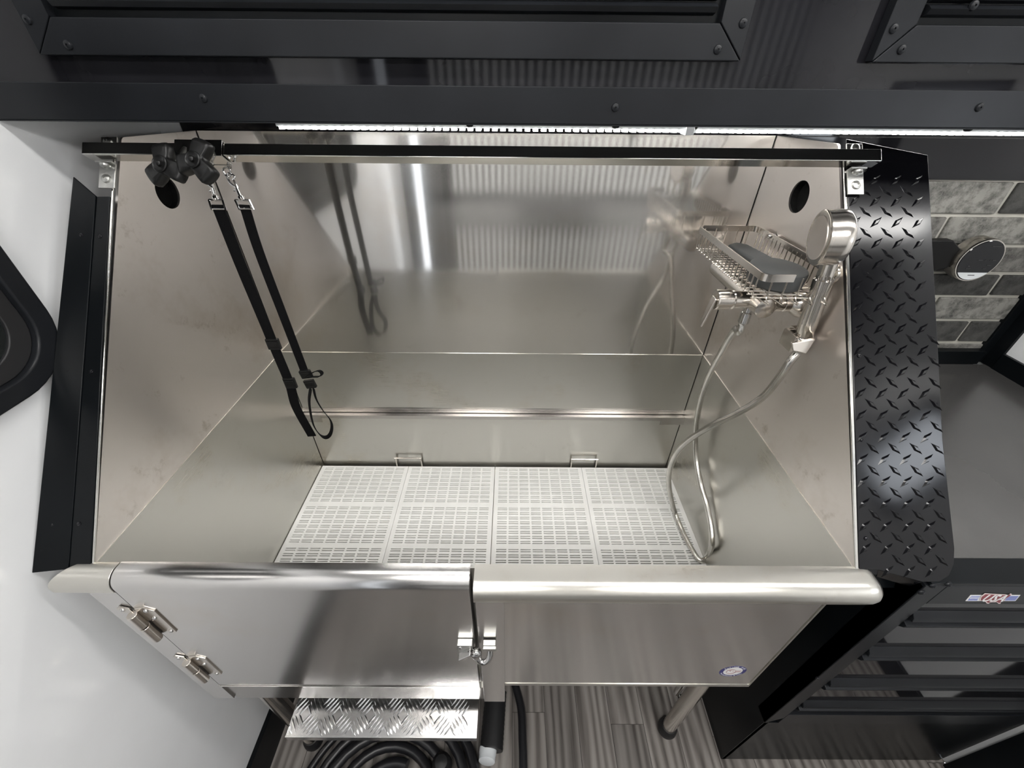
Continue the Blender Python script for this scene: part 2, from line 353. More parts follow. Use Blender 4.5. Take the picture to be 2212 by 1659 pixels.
# left window: rounded black frame, only its lower right end is in view
def rrect(y0, y1, z0, z1, r, x, n=10):
    out = []
    for cy, cz, a in ((y1-r, z1-r, 0), (y0+r, z1-r, 90), (y0+r, z0+r, 180), (y1-r, z0+r, 270)):
        for k in range(n+1):
            t = math.radians(a+90*k/n); out.append(V((x, cy+r*math.cos(t), cz+r*math.sin(t))))
    return out
def ring(b, o, i, ext):
    n = len(o); e = V(ext)
    b.add(o+i+[p+e for p in o]+[p+e for p in i],
          [(k, (k+1) % n, n+(k+1) % n, n+k) for k in range(n)]+[(2*n+k, 3*n+k, 3*n+(k+1) % n, 2*n+(k+1) % n) for k in range(n)] +
          [(k, 2*n+k, 2*n+(k+1) % n, (k+1) % n) for k in range(n)]+[(n+k, n+(k+1) % n, 3*n+(k+1) % n, 3*n+k) for k in range(n)])
    return b
y0, y1, z0, z1 = -.15, .578, 1.298, 1.80
gl = MB(); gl.prism(rrect(y0+.05, y1-.05, z0+.05, z1-.05, .06, WX0), (.003, 0, 0)); wn = struct(gl.build('window_1', 'glass'))
fr = MB(); ring(fr, rrect(y0, y1, z0, z1, .098, WX0), rrect(y0+.03, y1-.03, z0+.03, z1-.03, .07, WX0), (.016, 0, 0))
fr.build('window_frame', 'black_trim', wn, bev=.004)
fr = MB(); ring(fr, rrect(y0+.03, y1-.03, z0+.03, z1-.03, .07, WX0), rrect(y0+.055, y1-.055, z0+.055, z1-.055, .055, WX0), (.007, 0, 0))
fr.build('window_gasket', 'rubber', wn, bev=.002)
# ceiling lights
cl = MB(); cl.box(-.60, 1.345, .330, .390, CEIL-.012, CEIL-.0005)
o = tag(cl.build('ceiling_light', 'led'), 'long narrow white light bar on the ceiling above the tub front', 'light', 'ceiling lights')
for xx in (-.2, .75):
    r_ = empty('ceiling_light', (xx, -.45, CEIL-.02), '%s square white light panel on the ceiling behind the photographer' % ('left' if xx < 0 else 'right'), 'light', 'ceiling lights')
    MB().box(xx-.25, xx+.25, -.62, -.28, CEIL-.016, CEIL-.0005).build('frame', 'lamp_frame', r_)
    MB().box(xx-.23, xx+.23, -.60, -.30, CEIL-.018, CEIL-.0155).build('diffuser', 'panel_light', r_)
# ------------------------------------------------------------------ overhead cabinet
CY = .700; CZ = 1.637
ov = empty('overhead_cabinet', (.3, .88, CZ), 'long glossy black overhead cabinet above the steel tub', 'cabinet')
MB().box(WX0+.001, WX1-.001, CY, WY-.001, CZ+.002, CEIL-.001).build('body', 'black_gloss', ov)
ts = MB().box(WX0+.001, WX1-.001, CY-.012, CY, CZ, CZ+.0435).box(WX0+.001, WX1-.001, CY-.012, CY+.04, CZ-.002, CZ).build('trim_strip', 'black_trim', ov, bev=.0015)
for u, v in ((440, 212), (1329, 232), (2115, 232)): place(SCREW, 'screw', at(u, v, 'y', CY-.012), -Y, ts)
for u in (1015, 1329, 2090):
    p = at(u, 271, 'y', CY); p.z = CZ-.002; p.y = CY-.004; place(SCREW, 'screw', p, -Z, ts)
def cab_door(x0, x1, label, screws):
    z0, z1 = 1.7093, 2.09; w = .0375; y = CY-.016
    d = MB().box(x0+w-.004, x1-w+.004, CY-.005, CY-.0005, z0+w-.004, z1-w+.004).build('door', 'black_edge', ov); d['label'] = label
    def strip(a, b, c, e):
        q = MB().prism([a, b, c, e], (0, .015, 0)); return q.build('frame_strip', 'black_trim', d, bev=.0012)
    g = .0007
    strip((x0+g, y, z0), (x1-g, y, z0), (x1-w-g, y, z0+w), (x0+w+g, y, z0+w))
    strip((x0+g, y, z1), (x1-g, y, z1), (x1-w-g, y, z1-w), (x0+w+g, y, z1-w))
    strip((x0, y, z0+g), (x0+w, y, z0+w+g), (x0+w, y, z1-w-g), (x0, y, z1-g))
    strip((x1, y, z0+g), (x1-w, y, z0+w+g), (x1-w, y, z1-w-g), (x1, y, z1-g))
    # ribbed inner leaf
    z = z0+w+.008; i0, i1 = x0+w+.008, x1-w-.008
    while z < z1-w-.02:
        q = MB(); q.prism([(i0, CY-.005, z), (i0, CY-.013, z+.002), (i0, CY-.017, z+.007), (i0, CY-.011, z+.011), (i0, CY-.005, z+.0125)], (i1-i0, 0, 0))
        q.build('rib', 'black_trim', d); z += .0135
    for u, v in screws: place(SCREW, 'screw', at(u, v, 'y', y), -Y, d)
cab_door(at(88, 124, 'y', CY-.016).x, at(1600, 130, 'y', CY-.016).x, 'wide ribbed door', [(60, 42), (148, 97), (1550, 107), (1605, 50)])
cab_door(at(1885, 130, 'y', CY-.016).x, 1.30, 'ribbed door at the right end', [(1930, 62), (1947, 107), (2103, 12)])
# under-cabinet light: white channel with a row of diodes
lg = empty('light_strip', (.3, CY+.10, CZ-.005), 'thin white light strip with a row of bright diodes under the black overhead cabinet', 'light')
MB().box(-.39, WX1-.02, CY+.090, CY+.110, CZ-.0125, CZ+.0015).build('channel', 'pvc', lg, bev=.001)
bb = MB(); xx = -.385
while xx < WX1-.03:
    bb.box(xx, xx+.008, CY+.0895, CY+.104, CZ-.0165, CZ-.0125); xx += .0135
tag(bb.build('diode', 'diode', lg), kind='stuff')
p = at(1480, 283, 'y', CY+.09)
MB().box(p.x, p.x+.014, CY+.086, CY+.112, CZ-.020, CZ+.0015).box(p.x+.014, p.x+.02, CY+.09, CY+.108, CZ-.017, CZ+.0015).build('connector', 'pvc', lg, bev=.001)
# ------------------------------------------------------------------ the steel dog bath
tub = empty('dog_bath', (-.054, .66, 0), 'large brushed stainless steel dog bath with splash walls, front gate and rolled rim', 'bath tub')
MB().box(XL+.0018, XR-.0018, YB, YB+.004, RIM-.03, 1.602).build('splash_back', 'steel_back', tub)
def holed_panel(x0, x1, outline, hole, r, parent, name, mat, n=40):
    """sheet in a constant-x plane with one round opening"""
    bm = bmesh.new()
    ov_ = [bm.verts.new((x0, y, z)) for y, z in outline]
    hv = [bm.verts.new((x0, hole[0]+r*math.cos(2*math.pi*k/n), hole[1]+r*math.sin(2*math.pi*k/n))) for k in range(n)]
    es = [bm.edges.new((a[i], a[(i+1) % len(a)])) for a in (ov_, hv) for i in range(len(a))]
    bmesh.ops.triangle_fill(bm, edges=es, use_beauty=True, use_dissolve=False)
    bmesh.ops.dissolve_limit(bm, angle_limit=.01, verts=bm.verts, edges=bm.edges)
    fc = bm.faces[:]; ext = bmesh.ops.extrude_face_region(bm, geom=fc)
    bmesh.ops.translate(bm, vec=(x1-x0, 0, 0), verts=[g for g in ext['geom'] if isinstance(g, bmesh.types.BMVert)])
    bm.verts.index_update()
    b = MB(); b.v = [v.co.copy() for v in bm.verts]; b.f = [tuple(v.index for v in f.verts) for f in bm.faces]; bm.free()
    return b.build(name, mat, parent)
def corner(yc, zc, r, a0, a1, n=6): return [(yc+r*math.cos(math.radians(a0+(a1-a0)*k/n)), zc+r*math.sin(math.radians(a0+(a1-a0)*k/n))) for k in range(n+1)]
out = [(YB, RIM-.02), (YB, 1.602), (.797, 1.6065)]+corner(.797, 1.5945, .012, 90, 141)+[(BOTF.y, RIM), (BOTF.y, RIM-.02)]
sl = holed_panel(XL-.004, XL, out, (.837, 1.513), .0285, tub, 'splash_side', 'steel_side')
sr = holed_panel(XR+.004, XR, out, (.839, 1.514), .0285, tub, 'splash_side', 'steel_side')
for s, x0 in ((-1, XL), (1, XR)):
    # port with a foam filter behind the round opening
    b = MB(); b.lathe((x0+s*.003, .838, 1.5135), X*s, [(0, .0290), (.022, .0290), (.03, .036), (.002, .036), (0, .0290)], 36, caps=False); q = b.build('port_sleeve', 'black_plastic', tub)
    b = MB(); b.lathe((x0+s*.016, .838, 1.5135), X*s, [(0, .001), (0, .0288), (.006, .0288)], 36)
    b.build('port_filter', 'foam', tub)
# folded edge along the slanted front of each side
for x0, x1 in ((XL-.0025, XL+.0005), (XR-.0005, XR+.0045)):
    b = MB(); b.prism([slant(x0, -.01, 0), slant(x0, SLEN-.015, 0), slant(x0, SLEN-.015, .003), slant(x0, -.01, .003)], (x1-x0, 0, 0))
    b.build('edge_flange', 'steel_bar', tub, bev=.001)
# basin
MB().box(XL-.004, XR+.004, YB+.0045, YB+.008, .588, 1.598).build('backing_board', 'void', tub)  # added black sheet, stands in for the shade in the corner gaps
BX0, BX1 = XL+.0016, XR-.0016; BZ = .588
MB().box(BX0+.0016, BX1-.0016, YB-.0018, YB, BZ, RIM-.002).build('basin_back', 'steel_basin', tub)
for x0, x1 in ((XL-.002, BX0), (BX1, XR+.002)):
    MB().box(x0, x1, .345, YB, BZ, RIM-.002).build('basin_side', 'steel_basin', tub)
MB().box(XL-.002, XR+.002, .345, YB, BZ-.012, BZ).build('basin_floor', 'steel_basin', tub)
MB().box(XL-.002, XR+.002, .347, .351, BZ, RIM-.003).build('basin_front', 'steel_basin', tub)
# shelf rail across the back
b = MB(); b.box(BX0, BX1, .966, YB-.002, .846, .849).box(BX0, BX1, .964, .967, .838, .850)
b.box(BX0, BX0+.06, .9635, .9645, .822, .850).box(BX1-.075, BX1, .9635, .9645, .822, .850)
b.build('shelf_rail', 'steel_dark', tub)
b = MB(); b.box(BX0, BX1, YB-.0045, YB-.003, .852, .866); b.build('rail_lip', 'steel_dark', tub)
# rolled rim of the fixed side (profile in y,z)
def prof_extrude(pts, x0, x1, name, mat, parent, **k):
    b = MB(); b.prism([(x0, y, z) for y, z in pts], (x1-x0, 0, 0)); return b.build(name, mat, parent, **k)
def arc(yc, zc, r, a0, a1, n=8): return [(yc+r*math.cos(math.radians(a0+(a1-a0)*k/n)), zc+r*math.sin(math.radians(a0+(a1-a0)*k/n))) for k in range(n+1)]
FY = .320
gap = -.0585
roll = [(.352, RIM)]+arc(FY+.006, RIM-.021, .021, 90, 235, 12)+[(FY+.012, RIM-.040), (FY+.016, RIM-.034), (.352, RIM-.034)]
rim_ = prof_extrude(roll, gap+.0035, XR+.002, 'rim', 'steel_rim', tub)
# its right end runs out a little past the splash wall and is rounded off
b = MB(); ends = []
for k, (dx, sc) in enumerate([(0, 1), (.010, .98), (.018, .90), (.023, .74), (.025, .5)]):
    ends.append([V((XR+.002+dx, FY+.012+(y-FY-.012)*sc, RIM-.018+(z-RIM+.018)*sc)) for y, z in roll])
n = len(roll); vs = [p for e in ends for p in e]
fs = [(i*n+j, i*n+(j+1) % n, (i+1)*n+(j+1) % n, (i+1)*n+j) for i in range(len(ends)-1) for j in range(n)]+[tuple(range((len(ends)-1)*n, len(ends)*n)), tuple(range(n-1, -1, -1))]
b.add(vs, fs); b.build('rim_end', 'steel_rim', tub)
# fixed panel right, centre post, left post, lower apron
MB().box(-.012, .523, FY+.014, FY+.018, .630, RIM-.033).build('front_panel', 'steel_front', tub)
MB().box(gap+.0035, -.0085, FY-.001, FY+.016, .560, RIM-.036).build('front_post', 'steel_front', tub, bev=.001)
for z in (1.02, .92, .78, .665):
    p = V((-.010, FY+.012, z)); place(RIVET, 'rivet', p, -Y, tub).scale = (.35, .35, .35)
postp = [(.352, RIM)]+arc(FY+.022, RIM-.022, .022, 90, 180, 10)+[(FY, .570), (FY+.012, .570), (FY+.014, RIM-.03), (.352, RIM-.03)]
_ = MB().box(XL-.004, -.6145, FY, FY+.012, .570, RIM-.024).build('corner_post', 'steel_front', tub)
b = MB(); b.prism([(XL-.02, y, z) for y, z in [(.352, RIM)]+arc(FY+.022, RIM-.022, .0235, 90, 180, 10)+[(FY-.0015, RIM-.032), (FY+.010, RIM-.032), (FY+.018, RIM-.012), (.352, RIM-.012)]], (-.6145-XL+.02, 0, 0))
b.v = [V((p.x-(.352-p.y)*1.1 if p.x < XL else p.x, p.y, p.z)) for p in b.v]; b.build('rim_end', 'steel_rim', tub, bev=.001)
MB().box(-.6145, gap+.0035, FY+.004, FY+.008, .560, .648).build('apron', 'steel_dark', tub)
MB().box(-.6145, gap+.0035, FY-.003, FY+.008, .648, .652).build('apron_lip', 'steel_bar', tub)
# gate
gate = prof_extrude([(.352, RIM+.001)]+arc(FY+.022, RIM-.021, .023, 90, 180, 10)+[(FY-.001, .6535), (FY+.012, .6535), (FY+.013, RIM-.028), (.352, RIM-.012)],
                    -.6115, gap-.0035, 'gate', 'steel_front', tub)
def hinge(z):
    x = -.613; hg = MB(); y = FY-.001
    hg.prism([(x+.004, y-.0025, z+.046), (x+.020, y-.0025, z+.050), (x+.034, y-.0025, z+.040), (x+.034, y-.0025, z-.036), (x+.028, y-.0025, z-.040), (x+.018, y-.0025, z-.036), (x+.018, y-.0025, z+.006), (x+.004, y-.0025, z+.006)], (0, .0025, 0))
    hg.prism([(x-.004, y-.0025, z+.046), (x-.018, y-.0025, z+.052), (x-.025, y-.0025, z+.046), (x-.020, y-.0025, z+.034), (x-.004, y-.0025, z+.028)], (0, .0025, 0))
    h = hg.build('hinge', 'nickel', tub, bev=.0006)
    MB().cyl((x, y-.008, z-.048), (x, y-.008, z-.002), .0075, 18).cyl((x, y-.008, z+.001), (x, y-.008, z+.038), .0075, 18).build('hinge_barrel', 'nickel', h, bev=.001)
    for dx, dz in ((.020, .040), (.022, .016), (.026, -.032), (-.016, .043)): place(RIVET, 'rivet', V((x+dx, y-.0025, z+dz)), -Y, h)
hinge(.945); hinge(.755)
# latch
lx, lz, y = gap, .868, FY-.001
la = MB(); la.box(lx-.034, lx-.006, y-.013, y, lz-.022, lz+.018); la = la.build('latch', 'zinc', tub, bev=.002)
b = MB(); b.prism([(lx-.032, y-.026, lz-.010), (lx-.010, y-.026, lz+.012), (lx-.008, y-.026, lz+.004), (lx-.026, y-.026, lz-.018)], (0, .014, 0)); b.build('latch_lever', 'chrome', la, bev=.002)
b = MB(); b.lathe((lx+.000, y-.014, lz-.010), V((0, -.25, 1)), [(-.012, .006), (-.006, .010), (.004, .0105), (.012, .009), (.018, .004), (.019, .0005)], 20); b.build('latch_knob', 'chrome', la)
b = MB(); b.tube(smooth_path([(lx+.002, y-.014, lz-.016), (lx+.006, y-.020, lz-.026), (lx+.016, y-.022, lz-.026), (lx+.024, y-.018, lz-.014), (lx+.024, y-.006, lz+.004)], 5), .0055, 12)
b.build('latch_hook', 'chrome', la)
MB().box(lx+.012, lx+.035, y-.012, y-.002, lz-.002, lz+.018).box(lx+.012, lx+.036, y-.018, y-.012, lz+.008, lz+.018).build('latch_keeper', 'zinc', la, bev=.0015)
for dx, dz in ((-.028, .010), (-.028, -.017), (-.014, -.017)): place(RIVET, 'rivet', V((lx+dx, y-.013, lz+dz)), -Y, la)
# round maker's sticker on the front panel
sp = at(1583, 1450, 'y', FY+.014); sy = FY+.0138
def disc(c, r, dy, name, mat, parent, n=40):
    b = MB(); b.prism([(c.x+r*math.cos(2*math.pi*k/n), c.y+dy, c.z+r*math.sin(2*math.pi*k/n)) for k in range(n)], (0, .0002, 0)); return b.build(name, mat, parent)
sp.y = sy
st = disc(sp, .0275, 0, 'sticker', 'blue_ink', tub); st['label'] = 'round blue and white sticker with a line-drawn pig'
disc(sp, .0195, -.0002, 'sticker_field', 'white_ink', st)
def text(body, c, size, mat, parent, ax='-Y', rot=0, name='lettering', bold=0):
    cu = bpy.data.curves.new(name, 'FONT'); cu.body = body; cu.size = size; cu.align_x = 'CENTER'; cu.align_y = 'CENTER'; cu.extrude = .00012; cu.resolution_u = 2; cu.offset = bold
    o = bpy.data.objects.new(name, cu); C.objects.link(o)
    dg = bpy.context.evaluated_depsgraph_get(); me = bpy.data.meshes.new_from_object(o.evaluated_get(dg)); bpy.data.objects.remove(o)
    o = bpy.data.objects.new(name, me); C.objects.link(o); me.materials.clear(); me.materials.append(MT[mat])
    o.location = c; o.rotation_euler = (math.pi/2, rot, 0); put(o, parent); return o
def arc_text(word, c, r, a0, step, size, parent, flip=False):
    obs = []
    for k, ch in enumerate(word):
        if ch == ' ': continue
        a = math.radians(a0+(step*k if flip else -step*k))
        p = V((c.x+r*math.cos(a), c.y-.0004, c.z+r*math.sin(a)))
        obs.append(text(ch, p, size, 'white_ink', parent, rot=(math.pi/2-a) if not flip else -(a+math.pi/2)))
    m = obs[0]   # join the letters into one mesh
    bm = bmesh.new()
    for o in obs:
        me = o.data.copy(); me.transform(Matrix.Translation(o.location) @ o.rotation_euler.to_matrix().to_4x4()); bm.from_mesh(me)
    me = bpy.data.meshes.new('lettering'); bm.to_mesh(me); bm.free(); me.materials.append(MT['white_ink'])
    for o in obs: bpy.data.objects.remove(o)
    o = bpy.data.objects.new('lettering', me); C.objects.link(o); o.parent = parent
arc_text('FLYING PIG', sp, .0235, 146, 12.5, .0072, st)
arc_text('Performance & Tubs', sp, .0235, 203, 7.6, .0052, st, flip=True)
# pig line drawing (outline, wings)
b = MB(); n_ = 26
pig = [V((sp.x-.004+.0095*math.cos(2*math.pi*k/n_), sy-.0005, sp.z+.0105*math.sin(2*math.pi*k/n_))) for k in range(n_)]
b.tube(pig, .00035, 6, closed=True)
b.tube([V((sp.x+.0055, sy-.0005, sp.z+.003)), V((sp.x+.016, sy-.0005, sp.z+.004)), V((sp.x+.014, sy-.0005, sp.z-.001)), V((sp.x+.0055, sy-.0005, sp.z-.003))], .0003, 6)
b.tube([V((sp.x-.010, sy-.0005, sp.z+.006)), V((sp.x-.0075, sy-.0005, sp.z+.003)), V((sp.x-.005, sy-.0005, sp.z+.006))], .0003, 6)
for dx in (-.007, -.001): b.cyl((sp.x+dx, sy-.0009, sp.z+.003), (sp.x+dx, sy-.0002, sp.z+.003), .0008, 8)
b.build('drawing', 'red_ink', st)
# legs
for (x, y_) in ((.512, .408), (-.614, .375), (.50, .93), (-.60, .93)):
    g = MB().cyl((x, y_, .02), (x, y_, BZ-.012), .020, 24).build('leg', 'nickel', tub)
    b = MB(); b.lathe((x, y_, 0), Z, [(0, .027), (.012, .029), (.03, .027), (.04, .022)], 24); b.build('foot', 'rubber', g)
# chrome drain tap below the tub
q = at(1466, 1490, 'y', .46)
b = MB(); b.cyl((q.x, .46, BZ-.012), (q.x, .46, q.z-.02), .011, 16).cyl((q.x, .46, q.z-.02), (q.x+.02, .42, q.z-.05), .009, 16); b.build('drain_pipe', 'chrome', tub)
# pull-out step of bright checker plate
SZ = .520; sx0, sx1, sy0, sy1 = -.492, -.070, .266, .56
step = MB().box(sx0, sx1, sy0, sy1, SZ-.004, SZ).box(sx0, sx1, sy0-.002, sy0+.001, SZ-.022, SZ+.001).build('step_plate', 'tread', tub, bev=.0005)
b = MB()
def bar5(b, cx, cy, ang, cz, up=Z, L=.038, W=.0046, gap_=.0078, n=5, hgt=.0022, e1=X, e2=Y):
    d = e1*math.cos(ang)+e2*math.sin(ang); q = -e1*math.sin(ang)+e2*math.cos(ang)
    for k in range(n):
        c = V((cx, cy, cz))+q*((k-(n-1)/2)*gap_); l = L*(1-.12*abs(k-(n-1)/2))
        b.add([c-d*l/2, c-d*l*.2+q*W/2, c+d*l*.2+q*W/2, c+d*l/2, c+d*l*.2-q*W/2, c-d*l*.2-q*W/2, c-d*l*.25+up*hgt, c+d*l*.25+up*hgt],
              [(0, 1, 6), (1, 2, 7, 6), (2, 3, 7), (3, 4, 7), (4, 5, 6, 7), (5, 0, 6)])
nx = 0
for ix in range(13):
    for iy in range(9):
        cx = sx0+.010+ix*.037; cy = sy0+.020+iy*.037
        if cx > sx1-.012 or cy > sy1: continue
        bar5(b, cx, cy, math.radians(52 if (ix+iy) % 2 else -52), SZ)
b.v = [V((min(max(p.x, sx0+.001), sx1-.001), min(max(p.y, sy0+.001), sy1), p.z)) for p in b.v]
tag(b.build('tread_bars', 'tread', tub), kind='stuff')
for x0 in (sx0-.006, sx1): MB().box(x0, x0+.006, .36, .90, SZ-.006, BZ-.012).build('step_runner', 'nickel', tub)
# ------------------------------------------------------------------ bath floor grates and mats
GZ = .602; MTOP = .614
hx = (-.350, .253)
mid = (BX0+BX1)/2
for k in range(2):
    x0 = BX0+.001 if k == 0 else mid+.0015; x1 = mid-.0015 if k == 0 else BX1-.001
    g = empty('floor_grate', ((x0+x1)/2, .66, BZ), 'steel floor tray with wire handle under the two %s white mats' % ('left', 'right')[k], 'tray', 'steel trays under the bath mats')
    b = MB(); b.box(x0, x1, .362, YB-.008, GZ-.003, GZ)
    for a, c in ((.362, .366), (YB-.012, YB-.008)): b.box(x0, x1, a, c, BZ, GZ)
    b.build('tray', 'steel_basin', g)
    cx = hx[k]; w2 = .043; yy = YB-.0105
    pts = smooth_path([(cx-w2, yy, GZ), (cx-w2, yy-.001, GZ+.045), (cx-w2+.004, yy-.002, GZ+.051), (cx+w2-.004, yy-.002, GZ+.051), (cx+w2, yy-.001, GZ+.045), (cx+w2, yy, GZ)], 3)
    MB().tube(pts, .0028, 10).build('handle', 'nickel', g)
def mat_mesh():
    b = MB(); W, D = .2975, .605; t = MTOP-GZ; z0, z1 = 0, t
    ys = []; y_ = D-.008
    for cnt, gp in ((9, .0125), (8, .0095), (8, .0125), (8, 0)):
        for k in range(cnt):
            ys += [(y_-.0028, y_), (y_-.0090, y_-.0062)]; y_ -= .0165
        y_ -= gp
    ys = [q for q in ys if q[0] > .006]; ys = sorted(ys)
    cp = .0347; m0 = (W-8*cp)/2; sl_ = .0290
    prev = 0
    for a, c in ys+[(D, D)]:
        b.box(0, W, prev, a, z0, z1); prev = c
        if a >= D: break
        xs = 0
        for k in range(9):
            xe = m0+k*cp+(cp-sl_)/2 if k < 8 else W
            b.box(xs, xe, a, c, z0, z1); xs = xe+sl_
    return b.mesh('slotted_mat', 'mat', V((W/2, D/2, 0)), 0)
mm = mat_mesh()
names4 = ['first', 'second', 'third', 'fourth']
for k in range(4):
    cx = BX0+.0015+(.2975+.0010)*(k+.5)+(.0016 if k > 1 else 0)
    o = bpy.data.objects.new('slotted_mat', mm); C.objects.link(o); o.location = (cx, .366+.3025, GZ+.0002)
    tag(o, 'white slotted plastic mat on the bath floor, %s from the left' % names4[k], 'mat', 'white mats on the bath floor')
# ------------------------------------------------------------------ edge covers either side of the bath
lt = empty('corner_trim', (-.70, .36, RIM-.02), 'narrow black angle trim between white wall and left side of the bath', 'trim')
b = MB(); b.prism([slant(XL-.003, -.010, 0), slant(XL-.003, SLEN-.100, 0), slant(XL-.024, SLEN-.100, 0), slant(XL-.036, -.010, 0)], SN*.004); b.build('inner_flange', 'black_edge', lt, bev=.001)
b = MB(); b.prism([slant(XL-.0365, -.010, .002), slant(XL-.0245, SLEN-.100, .002), slant(-.7065, SLEN-.073, .012), slant(-.7355, -.012, .012)], SN*.003); b.build('outer_flange', 'black_edge', lt, bev=.001)
for dx, t, off in ((-.015, .52, .004), (-.018, .30, .004), (-.024, .06, .004), (-.040, .52, .009), (-.050, .30, .009), (-.060, .06, .009)):
    place(SCREW_S, 'screw', slant(XL+dx, t, off), SN, lt)
# black diamond plate cover, right
PX0, PX1 = XR+.005, .697
dp = empty('diamond_plate_cover', ((PX0+PX1)/2, .36, RIM-.02), 'black diamond tread plate cover sloping down the right side of the bath', 'cover plate')
b = MB()
tT = SLEN+.012
poly = [slant(PX0, tT-.004, .001), slant(PX1-.012, tT-.030, .001), slant(PX1-.006, .20, .001), slant(PX1+.006, .03, .001), slant(PX1+.004, .005, .001), slant(PX1-.004, -.012, .001),
        slant(PX1-.02, -.022, .001), slant(PX1-.045, -.022, .001), slant(PX0+.030, -.004, .001), slant(PX0, -.004, .001)]
b.prism(poly, SN*.0022)
plate = b.build('plate', 'black_plate', dp, bev=.0008)
b = MB()  # folded lips: along the outer edge, the top and the foot
b.prism([slant(PX1-.012, tT-.030, .001), slant(PX1-.006, .20, .001), slant(PX1+.006, .03, .001), slant(PX1+.006, .03, -.05), slant(PX1-.012, tT-.030, -.05)], V((-.002, 0, 0)))
b.prism([slant(PX0+.030, -.004, .003), slant(PX1-.045, -.022, .003), slant(PX1-.045, -.022, -.006)+V((0, 0, -.022)), slant(PX0+.046, -.006, -.004)+V((0, 0, -.022))], SN*-.002)
b.prism([slant(PX0, -.004, .003), slant(PX0+.030, -.004, .003), slant(PX0+.030, -.012, .001), slant(PX0, -.012, .001)], SN*-.002)
b.build('folded_lip', 'black_plate', dp, bev=.0006)
b = MB(); p_ = .0345; q_ = .0365; base = .0034
def lozenge(b, cx, t, ang, L=.0285, W=.0088, h=.0023):
    c = slant(cx, t, base-.0003); d = X*math.cos(ang)+SD*math.sin(ang); q = -X*math.sin(ang)+SD*math.cos(ang)
    P = [c-d*L/2, c-d*L*.16+q*W*.32, c+q*W/2, c+d*L*.16+q*W*.32, c+d*L/2, c+d*L*.16-q*W*.32, c-q*W/2, c-d*L*.16-q*W*.32]
    T = [c+(p-c)*.45+SN*h for p in P]
    b.add(P+T, [(i, (i+1) % 8, 8+(i+1) % 8, 8+i) for i in range(8)]+[tuple(range(8, 16))])
for j in range(21):
    for i in range(5):
        for s in (0, 1):
            cx = PX0+.010+(i+.5*s)*p_; t = -.006+(j+.5*s)*q_*.96
            lim = PX1-.004-.012*max(0, t)/.65
            if cx > lim-.004 or t > SLEN-.05: continue
            if t < .012 and cx < PX0+.03: continue
            lozenge(b, cx, t, math.radians(-42 if s else 42))
b.v = [V((min(max(p.x, PX0+.0008), PX1+.004), p.y, p.z)) for p in b.v]
tag(b.build('tread_pattern', 'black_plate', dp), kind='stuff')
for cx, t in ((PX0+.010, .335), (PX0+.012, .045), (PX0+.010, .20)): place(SCREW_S, 'screw', slant(cx, t, base), SN, dp)
# partition carrying the cover
struct(MB().prism([(.575, .36, .99), (.575, .40, 1.09), (.575, .80, 1.58), (.575, WY-.013, 1.58), (.575, WY-.013, .99)], (.10, 0, 0)).build('wall_side', 'black_edge'))
# ------------------------------------------------------------------ tether bar with brackets
BC = V((0, .747, 1.5905)); hb = .0098
bar = empty('tether_bar', (-.05, BC.y, BC.z), 'square stainless steel bar across the front of the bath above the straps', 'bar')
MB().obox(V((-.048, BC.y, BC.z)), X, SD, SN, .635, hb, hb).build('square_tube', 'steel_bar', bar, bev=.0012)
def bracket(x, s):
    b = MB(); t0 = (BC-BOTF).dot(SD)
    b.prism([slant(x-.013, t0-.055, .0062), slant(x+.013, t0-.055, .0062), slant(x+.013, t0-.014, .0062), slant(x-.013, t0-.014, .0062)], SN*.0028)
    b.prism([slant(x-.013, t0+.014, .0062), slant(x+.013, t0+.014, .0062), slant(x+.013, t0+.030, .0062), slant(x-.013, t0+.030, .0062)], SN*.0028)
    off = (BC-BOTF).dot(SN)
    b.prism([slant(x-.013, t0-.0165, .0062), slant(x-.013, t0-.0165, off), slant(x-.013, t0-.0135, off), slant(x-.013, t0-.0135, .0062)], V((.026, 0, 0)))
    b.prism([slant(x-.013, t0+.0105, .0062), slant(x-.013, t0+.0105, off), slant(x-.013, t0+.0135, off), slant(x-.013, t0+.0135, .0062)], V((.026, 0, 0)))
    o = b.build('bracket', 'zinc', bar, bev=.0008)
    place(BOLT, 'bolt', slant(x, t0-.040, .009), SN, o); place(BOLT, 'bolt', slant(x, t0+.022, .009), SN, o); place(BOLT, 'bolt', slant(x, t0-.019, .012), -SD, o)
pr = at(1849, 385, 'y', .735); bracket(pr.x, 1)
pl = at(231, 372, 'y', .735); bracket(pl.x, -1)
# ------------------------------------------------------------------ clamps with lobed knobs
def knob_mesh():
    b = MB(); n = 72; prof = []
    for dz, sc in ((0, .80), (.002, .97), (.006, 1.0), (.013, 1.0), (.016, .93), (.0172, .80)):
        ring_ = []
        for k in range(n):
            a = 2*math.pi*k/n; c = (1+math.cos(3*a))/2
            r = min(.0145+.032*c**1.3, .0345-.0015*c)
            ring_.append(V((math.cos(a)*r*sc, math.sin(a)*r*sc, dz-.0025*c)))
        prof.append(ring_)
    vs = [p for r in prof for p in r]; k = len(prof)
    b.add(vs, [(i*n+j, i*n+(j+1) % n, (i+1)*n+(j+1) % n, (i+1)*n+j) for i in range(k-1) for j in range(n)]+[tuple(range(n-1, -1, -1)), tuple(range((k-1)*n, k*n))])
    b.lathe((0, 0, .015), Z, [(0, .0125), (.0035, .0125), (.0042, .011), (.003, .0095), (.003, .001)], 28)
    b.lathe((0, 0, .016), Z, [(0, .0045), (.005, .0042), (.0065, .002)], 14)
    b.cyl((0, 0, -.012), (0, 0, .002), .0075, 18)
    return b.mesh('knob', 'black_plastic', V((0, 0, 0)), 50)
KN = knob_mesh()
